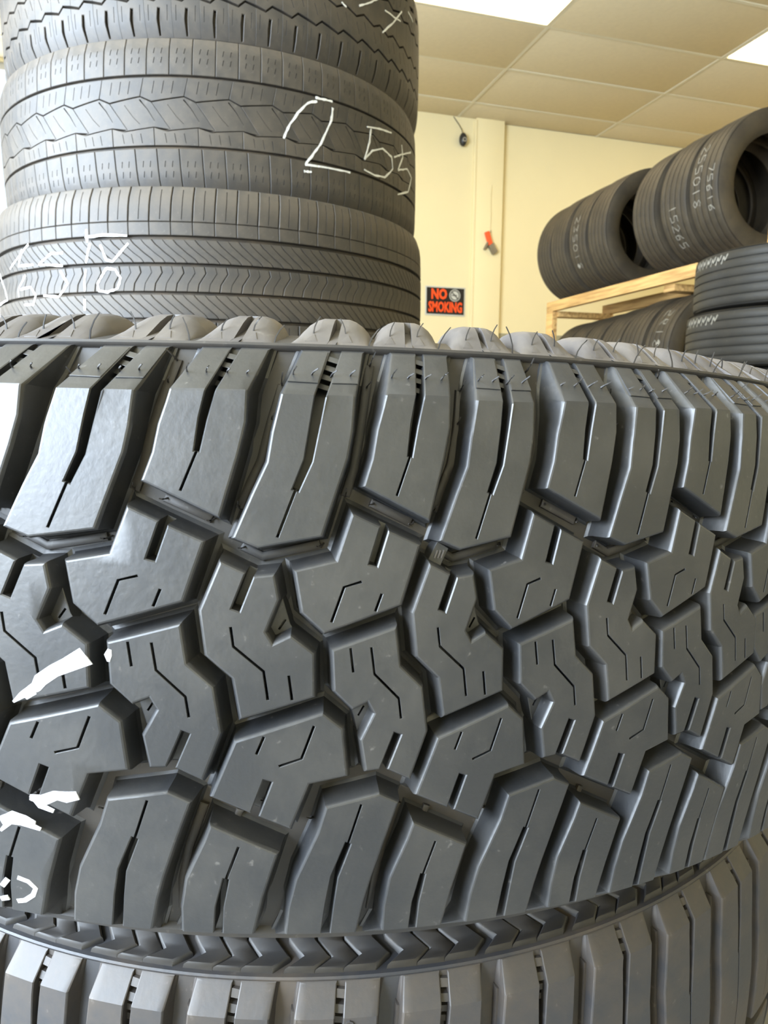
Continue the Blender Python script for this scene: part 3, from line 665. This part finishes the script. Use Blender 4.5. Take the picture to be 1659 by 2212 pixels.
# ------------------------------------------------------------------ the tyre under the big one
RL, NL, HL = .4155, 50, .0085
low = empty('tyre', root_matrix((.159, .68, CAMZ-.369), (-.008, -.009, 1)), 'dusty black tyre beneath the huge tread, cut off by the bottom of the photo', 'tyre')
def rl_out(m):
    a = abs(m)
    if a > .087: return lerp(RL-.75*.087**2, .4000, (a-.087)/(.0985-.087))
    return RL-.75*m*m
def rl_floor(m):
    a = abs(m); r = RL-.75*m*m-HL
    if a > .062:
        t = min(1, (a-.062)/.035); r = lerp(RL-.75*.062**2-HL, .3992, t*t*(3-2*t)*.5+t*.5)
    return r
def wrap_low(solid, T=0):
    V = []
    for x, m, h in solid[0]:
        t = T+x/RL; r = lerp(rl_floor(m), rl_out(m), h/HL)
        if h < 0: r = rl_floor(m)+h
        V.append((r*math.cos(t), r*math.sin(t), m))
    return V, solid[1]
up = [(.399, .0975), (.4006, .0990), (.4008, .1000), (.4000, .1008), (.3965, .1010), (.3920, .1012), (.386, .1040), (.372, .1095), (.352, .1145), (.328, .1160), (.30, .1150), (.262, .106), (.236, .098), (.222, .088), (.226, .076)]
inn = [(.262, .085), (.31, .102), (.37, .092), (.395, .06), (.402, 0)]
cr = [(rl_floor(m), m) for m in [-.096+.192*i/34 for i in range(35)]]
prof = [(r, -z) for r, z in up[::-1]]+cr+up+inn+[(r, -z) for r, z in inn[:-1][::-1]]
V, F = lathe(prof, 240, True); obj('carcass', mesh('carcass', V, F, M_low, 40), low)
PL = 2*math.pi*RL/NL; RG = [(.0022, -.001), (.0018, .0008), (.0008, .003), (.0003, HL-.0008), (-.0001, HL-.0003), (-.0006, HL)]
def low_ring(solid, name, mat, ph=0, extra=(.087,)):
    V, F = wrap_low(slice_flat(solid, frange(-.01, PL+.01, .01), [.0975-.012*k for k in range(1, 17)]+list(extra))); me = mesh(name, V, F, mat, 20)
    for i in range(NL):
        o = obj(name, me, low); o.rotation_euler = (0, 0, ph+2*math.pi*i/NL)
PHL = -.045
lw = PL-.0125
lug = [(.0075, .0980), (.0075+lw, .0980), (.0055+lw, .087), (.0030+lw, .055), (.0045+lw, .020), (.0020+lw, -.028), (.0030, -.022), (.0040, .020), (.0020, .055), (.0055, .087)]
cut = [cutter(ribbon([(.0085+lw*.5, .104), (.0060+lw*.5, .080), (.0050+lw*.5, .062), (.0042+lw*.5, .045)], [.0044, .0040, .0028, .0022]), .0015, HL, .0005), cutter(ribbon([(.0042+lw*.5, .045), (.0055+lw*.5, .010), (.0040+lw*.5, -.018)], .0011), .004, HL, .0002)]
s_ = carve(prism(lug, RG), cut)
stp = join(*[prism(ribbon([(.0083-.0007*k+lw*.5, .0955-.0055*k), (.0080-.0007*k+lw*.5, .0955-.0055*k-.003)], .0052), [(0, 0), (0, HL*(.80-.12*k))]) for k in range(4)])
low_ring(join(s_, stp), 'shoulder_lug', M_low, PHL)
base2 = prism([(.0075, -.0980), (.0075+lw, -.0980), (.0055+lw, -.087), (.0035+lw, -.037), (.0035, -.034), (.0050, -.087)], RG)
low_ring(base2, 'shoulder_lug', M_low, PHL, (-.087, -.05, -.065, -.09))
br = prism(ribbon([(-.0002, .086), (-.0022, .066), (-.0032, .045), (-.0020, .020), (-.0028, -.010)], .0024), [(.0004, -.0006), (.0002, .0022), (-.0003, .0030)])
V, F = wrap_low(grid_slices(br, .012)); me = mesh('groove_bar', V, F, M_low, 40)
for i in range(NL):
    o = obj('groove_bar', me, low); o.rotation_euler = (0, 0, PHL+2*math.pi*(i+.085)/NL)
# V shaped sidewall ribs
def wrap_sl(solid, sgn=1):
    V = []
    pz = [(.398, .1009), (.392, .1012), (.386, .1040), (.372, .1095), (.352, .1145), (.328, .1160), (.30, .1150)]
    for x, m, h in solid[0]:
        r = .398-m; z = pz[-1][1] if r < pz[0][0] else pz[0][1]
        for (r0, z0), (r1, z1) in zip(pz, pz[1:]):
            if r0 >= r >= r1: z = lerp(z0, z1, (r0-r)/(r0-r1))
        t = x/.40; V.append((r*math.cos(t), r*math.sin(t), (z+h)*sgn))
    return V, (solid[1] if sgn > 0 else [f[::-1] for f in solid[1]])
def chev(x, w, h): return slice_flat(prism([(x, .0006), (x+w, .0006), (x+w+.0075, .0068), (x+w, .0140), (x+w-.003, .034), (x-.003, .034), (x, .0140), (x+.0075, .0068)], [(.0008, -.001), (.0003, h*.7), (-.0006, h)]), [], [.0035, .009, .012, .017, .022, .028])
me_u = mesh('sidewall_rib', *wrap_sl(join(chev(0, .0135, .0030), chev(.0150, .0125, .0024), chev(.0290, .0145, .0030))), M_groove, 40)
me_d = mesh('sidewall_rib', *wrap_sl(join(chev(0, .0135, .0030), chev(.0150, .0125, .0024), chev(.0290, .0145, .0030)), -1), M_groove, 40)
for i in range(NL):
    for me in (me_u, me_d):
        o = obj('sidewall_rib', me, low); o.rotation_euler = (0, 0, PHL+2*math.pi*i/NL)
V = [(0, 0, 0)]
chk = []
for pl in CHALK_L:
    q = [(t*.40/RL*RL, z) for t, z in pl]; q = [(t*RL, z) for t, z in pl]
    s_ = grid_slices(prism(ribbon(q, [.002+.0012*((i*7) % 3)/2 for i in range(len(q))]), [(0, HL-.0002), (0, HL+.0006)]), .01)
    V, F = wrap_low(s_); obj('chalk_mark', mesh('chalk_mark', V, F, M_chalk, 30), low)
def text_solid(s, size, depth, bold=0.0):
    c = bpy.data.curves.new('temp', 'FONT'); c.body = s; c.size = size; c.extrude = depth/2; c.align_x = 'CENTER'; c.align_y = 'CENTER'; c.offset = bold; c.resolution_u = 2
    o = bpy.data.objects.new('temp', c); COL.objects.link(o); dg = bpy.context.evaluated_depsgraph_get(); dg.update()
    me = bpy.data.meshes.new_from_object(o.evaluated_get(dg)); V = [tuple(v.co) for v in me.vertices]; F = [list(f.vertices) for f in me.polygons]
    bpy.data.objects.remove(o); return V, F
V, F = text_solid('GEO', .0062, .001)
V = [(-.2205*RL+y, .0760+.004-x, z+HL+.0001) for x, y, z in V]; V = [(x, m, h) for x, m, h in V]
V, F = wrap_low((V, F)); obj('moulded_lettering', mesh('moulded_lettering', V, F, M_low, 30), low)

# ------------------------------------------------------------------ tyre rack and its tyres on the right
def place_M(X, Y, Z, tx=0, tz=0, spin=0):
    a = Vector((tx, 1, tz)).normalized(); u = Vector((-1, 0, 0)); u = (u-a*u.dot(a)).normalized(); v = a.cross(u)
    return Matrix.Translation((X, Y, Z)) @ Matrix((u, v, a)).transposed().to_4x4() @ Matrix.Rotation(spin, 4, 'Z')
rack = empty('tyre_rack', Matrix.Translation((0, 0, 0)), 'raw pine timber rack holding two rows of tyres at the right', 'rack')
ZS = CAMZ+.728
for x0 in (2.60, 3.06): bobj('rail', [(x0, x0+.04, 1.75, 4.60, ZS-.067, ZS)], M_wood, rack, .003)
for x0 in (2.60, 3.06): bobj('rail', [(x0, x0+.04, 1.75, 4.60, .38, .45)], M_wood, rack, .003)
for y in (4.50, 3.30, 1.80): bobj('cross_piece', [(2.641, 3.059, y, y+.09, ZS-.105, ZS-.068)], M_wood, rack, .003)
for y in (4.50, 3.30, 1.80): bobj('cross_piece', [(2.641, 3.059, y, y+.09, .34, .378)], M_wood, rack, .003)
for x0 in (2.60, 3.06): bobj('post', [(x0, x0+.04, 4.515, 4.60, 0, ZS-.0675)], M_wood, rack, .003)
bobj('post', [(2.641, 2.681, 2.60, 2.69, 0, ZS+.95)], M_wood, rack, .003)
bobj('post', [(3.102, 3.142, 2.60, 2.69, 0, ZS+.95)], M_wood, rack, .003)
bobj('post', [(2.60, 2.64, 1.66, 1.749, 0, ZS+.95)], M_wood, rack, .003); bobj('post', [(3.06, 3.10, 1.66, 1.749, 0, ZS+.95)], M_wood, rack, .003)
def squig(t0, t1, z, amp, n, rr):
    return [[(lerp(t0, t1, (i+.1)/n)+rr.uniform(-.01, .01), z+rr.uniform(-amp, amp)*.6), (lerp(t0, t1, (i+.5)/n), z+rr.uniform(.3, 1)*amp), (lerp(t0, t1, (i+.75)/n), z-rr.uniform(.3, 1)*amp), (lerp(t0, t1, (i+.95)/n), z+rr.uniform(-amp, amp))] for i in range(n)]
def digits(t0, t1, z, w, txt):
    """seven-segment-like chalk handwriting running along the tread"""
    G = {'2': [(0, .8), (.5, 1), (.9, .7), (0, 0), (1, .05)], '5': [(.9, 1), (.1, .95), (.1, .55), (.8, .5), (.9, .15), (.1, 0)], '1': [(.4, 1), (.5, 0)], '6': [(.8, 1), (.1, .5), (.2, 0), (.8, .1), (.7, .5), (.1, .4)],
         '0': [(.5, 1), (.1, .8), (.05, .3), (.4, 0), (.9, .25), (.92, .7), (.6, .97)], '8': [(.9, .85), (.5, 1), (.1, .8), (.9, .25), (.5, 0), (.1, .25), (.75, .6)], '7': [(0, 1), (1, 1), (.4, 0)], '3': [(0, 1), (.9, .9), (.4, .5), (.9, .2), (0, 0)], '/': [(0, 0), (1, 1)]}
    n = len(txt); out = []
    for i, c in enumerate(txt):
        a, b = lerp(t0, t1, i/n), lerp(t0, t1, (i+.75)/n); out.append([(lerp(a, b, x), z+(y-.5)*w) for x, y in G[c]])
    return out
rr = random.Random(3)
# angle on rack tyres: 0 faces the aisle (-X), growing towards the top
UP = [(4.52, .340, .098, 'farthest tyre of the upper rack row, next to the rack end post', None), (4.31, .343, .100, 'second tyre from the far end of the upper rack row', None), (4.09, .345, .102, 'third tyre from the far end of the upper rack row, chalk on its tread', digits(.35, -.65, -.02, .05, '235018')),
      (3.875, .347, .104, 'upper rack tyre whose dark round opening faces us', None),
      (3.43, .345, .105, 'upper rack tyre just right of the dark opening, plain grey tread', None), (3.205, .350, .108, 'upper rack tyre with faint chalk low on its tread, middle of the right group', digits(-.15, -.85, .0, .05, '15265')), (2.975, .350, .108, 'nearest upper rack tyre with chalk size and bright opening at its right', digits(.55, -.35, -.045, .05, '255018')+digits(.2, -.45, .045, .035, '75616'))]
for i, (Y, R_, hf, lab, ck) in enumerate(UP):
    tx, tz = rr.uniform(-.03, .03), rr.uniform(-.02, .02)
    ck2 = [[(t, -z) for t, z in q] for q in ck] if ck else None
    ribbed_tyre(place_M(2.85+rr.uniform(-.01, .01), Y, ZS+R_-.003, tx, tz), R_, hf, .228 if R_ < .346 else .235, lab, 'tyres on the upper rack shelf', M_far, 5, 72, None, ck2)
LO = [(4.36, .315, .095, 'farthest tyre of the lower rack row, small and brown'), (4.16, .318, .095, 'second tyre from the far end of the lower rack row'), (3.96, .322, .098, 'third tyre from the far end of the lower rack row'),
      (3.74, .328, .105, 'fourth tyre from the far end of the lower rack row'), (3.51, .338, .112, 'large lower rack tyre with a dusty tread, second from the lying pile'), (3.27, .338, .115, 'largest lower rack tyre, nearest the lying pile, chalk on its tread')]
for Y, R_, hf, lab in LO:
    ribbed_tyre(place_M(2.86, Y, .45+R_-.003, rr.uniform(-.02, .02), 0), R_, hf, .205 if R_ < .31 else .22, lab, 'tyres on the lower rack shelf', M_far, 5, 72, None, digits(.75, .05, 0, .06, '5618') if Y < 3.3 else None)
HP = .2125
for k in range(5):
    lab = ['lying tyre at the bottom of the pile beside the rack', 'second lying tyre from the floor in the pile beside the rack', 'lying ridged tyre partly hidden by the big tread at the right edge', 'lying ridged tyre with white scribble on its upper edge, beside the rack', 'top lying tyre of the pile, level with the pine shelf, white scribble on its rim'][k]
    t = ribbed_tyre(root_matrix((2.235+.012*((k*5) % 3-1), 2.165, HP*(k+.5)), (0, 0, 1)), .330, HP/2-.0005, .215, lab, 'lying tyres piled in front of the rack', M_far2, 6, 96, None, None)
    if k >= 3:
        ck = []
        for j in range(7):
            a = -2.05+.085*j; ck.append([(a, .052), (a+.03, .078), (a+.045, .062), (a+.08, .084)])
        chalk_marks(ck, .330, (HP/2)*.74, .0045, t, 'chalk_mark', M_chalk_old)
# ------------------------------------------------------------------ small things on the far wall
sg = empty('no_smoking_sign', Matrix.Translation((2.357, Y1-.035-.002, CAMZ+.911)), 'black and orange NO SMOKING sign on the cream wall', 'sign')
bobj('board', [(-.19, .19, -.006, 0, -.125, .125)], M_signw, sg, .002)
bobj('black_field', [(-.178, .178, -.008, -.0062, -.113, .113)], M_signk, sg)
def wall_text(s, size, x, z, mat, name, bold, y=-.0100, sx=1.0):
    V, F = text_solid(s, size, .0012, bold); V = [(x+a*sx, y-c, z+b) for a, b, c in V]; obj(name, mesh(name, V, F, mat, 30), sg)
wall_text('SMOKING', .120, 0, -.056, M_signo, 'lettering', .0040, sx=.60)
wall_text('NO', .118, -.062, .054, M_signo, 'lettering', .0050, sx=.80)
def disc(r, y0, y1, x, z, n=40, ri=0):
    V, F = [], []
    for y in (y0, y1):
        for k in range(n): V.append((x+r*math.cos(2*math.pi*k/n), y, z+r*math.sin(2*math.pi*k/n)))
    if ri:
        for y in (y0, y1):
            for k in range(n): V.append((x+ri*math.cos(2*math.pi*k/n), y, z+ri*math.sin(2*math.pi*k/n)))
        for k in range(n):
            j = (k+1) % n; F += [[k, j, n+j, n+k], [2*n+k, 3*n+k, 3*n+j, 2*n+j], [k, 2*n+k, 2*n+j, j], [n+k, n+j, 3*n+j, 3*n+k]]
    else:
        F = [[k, (k+1) % n, n+(k+1) % n, n+k] for k in range(n)]+[list(range(n))[::-1], [n+k for k in range(n)]]
    return V, F
obj('symbol_disc', mesh('symbol_disc', *disc(.052, -.0095, -.008, .088, .052), M_signw, 30), sg)
obj('prohibition_ring', mesh('prohibition_ring', *join(disc(.045, -.0108, -.0096, .088, .052, 40, .037), ([(x+.088, y, z+.052) for x, y, z in [(-.031, -.0108, .025), (-.025, -.0108, .031), (.031, -.0108, -.025), (.025, -.0108, -.031), (-.031, -.0096, .025), (-.025, -.0096, .031), (.031, -.0096, -.025), (.025, -.0096, -.031)]], [[0, 1, 2, 3], [7, 6, 5, 4], [0, 4, 5, 1], [1, 5, 6, 2], [2, 6, 7, 3], [3, 7, 4, 0]])), M_signk, 30), sg)
bobj('cigarette', [(.060, .108, -.0106, -.0098, .048, .056)], M_signk, sg)
cm = empty('security_camera', Matrix.Translation((2.480, Y1-.075, CAMZ+2.255)), 'small black camera hanging near the ceiling on the cream wall', 'camera')
bm = bmesh.new(); bmesh.ops.create_uvsphere(bm, u_segments=24, v_segments=16, radius=1)
V = [(v.co.x*.034, v.co.y*.036, v.co.z*.055) for v in bm.verts]; F = [[v.index for v in f.verts] for f in bm.faces]; bm.free()
hous = obj('housing', mesh('housing', V, F, M_black, 60), cm)
obj('lens_ring', mesh('lens_ring', *[([(x, y, z-.01) for x, y, z in q] if i == 0 else q) for i, q in enumerate(disc(.018, -.040, -.030, 0, 0, 24, .010))], M_alu, 30), hous)
obj('cable', mesh('cable', *tube([(0, .012, .05), (-.006, .02, .085), (-.03, .03, .13), (-.06, .038, .17), (-.075, .04, .19)], .0035, 8), M_black, 60), cm)
hk = empty('wall_tool', Matrix.Translation((2.755, Y1-.066, CAMZ+1.45)), 'orange and grey tool hanging on the pilaster above the sign', 'tool')
obj('cord', mesh('cord', *tube([(.0, -.006, .06), (.004, -.007, .20), (-.002, -.006, .36), (.004, -.006, .46)], .004, 8), M_wall2, 60), hk)
rotb = lambda b, a, px, pz: ([(px+x*math.cos(a)-z*math.sin(a), y, pz+x*math.sin(a)+z*math.cos(a)) for x, y, z in b[0]], b[1])
obj('handle', mesh('handle', *rotb(box(-.020, .020, -.038, -.002, -.06, .06, .008), .35, -.015, .010), M_orange, 40), hk)
obj('head', mesh('head', *join(rotb(box(-.028, .028, -.042, -.002, -.045, .045, .01), .6, .028, -.075), rotb(box(-.008, .008, -.03, -.006, -.04, .04, .003), -.5, -.035, -.05)), M_brass, 40), hk)
obj('hook', mesh('hook', *tube([(0, 0, .062), (0, -.03, .064), (0, -.034, .078)], .003, 8), M_brass, 60), hk)
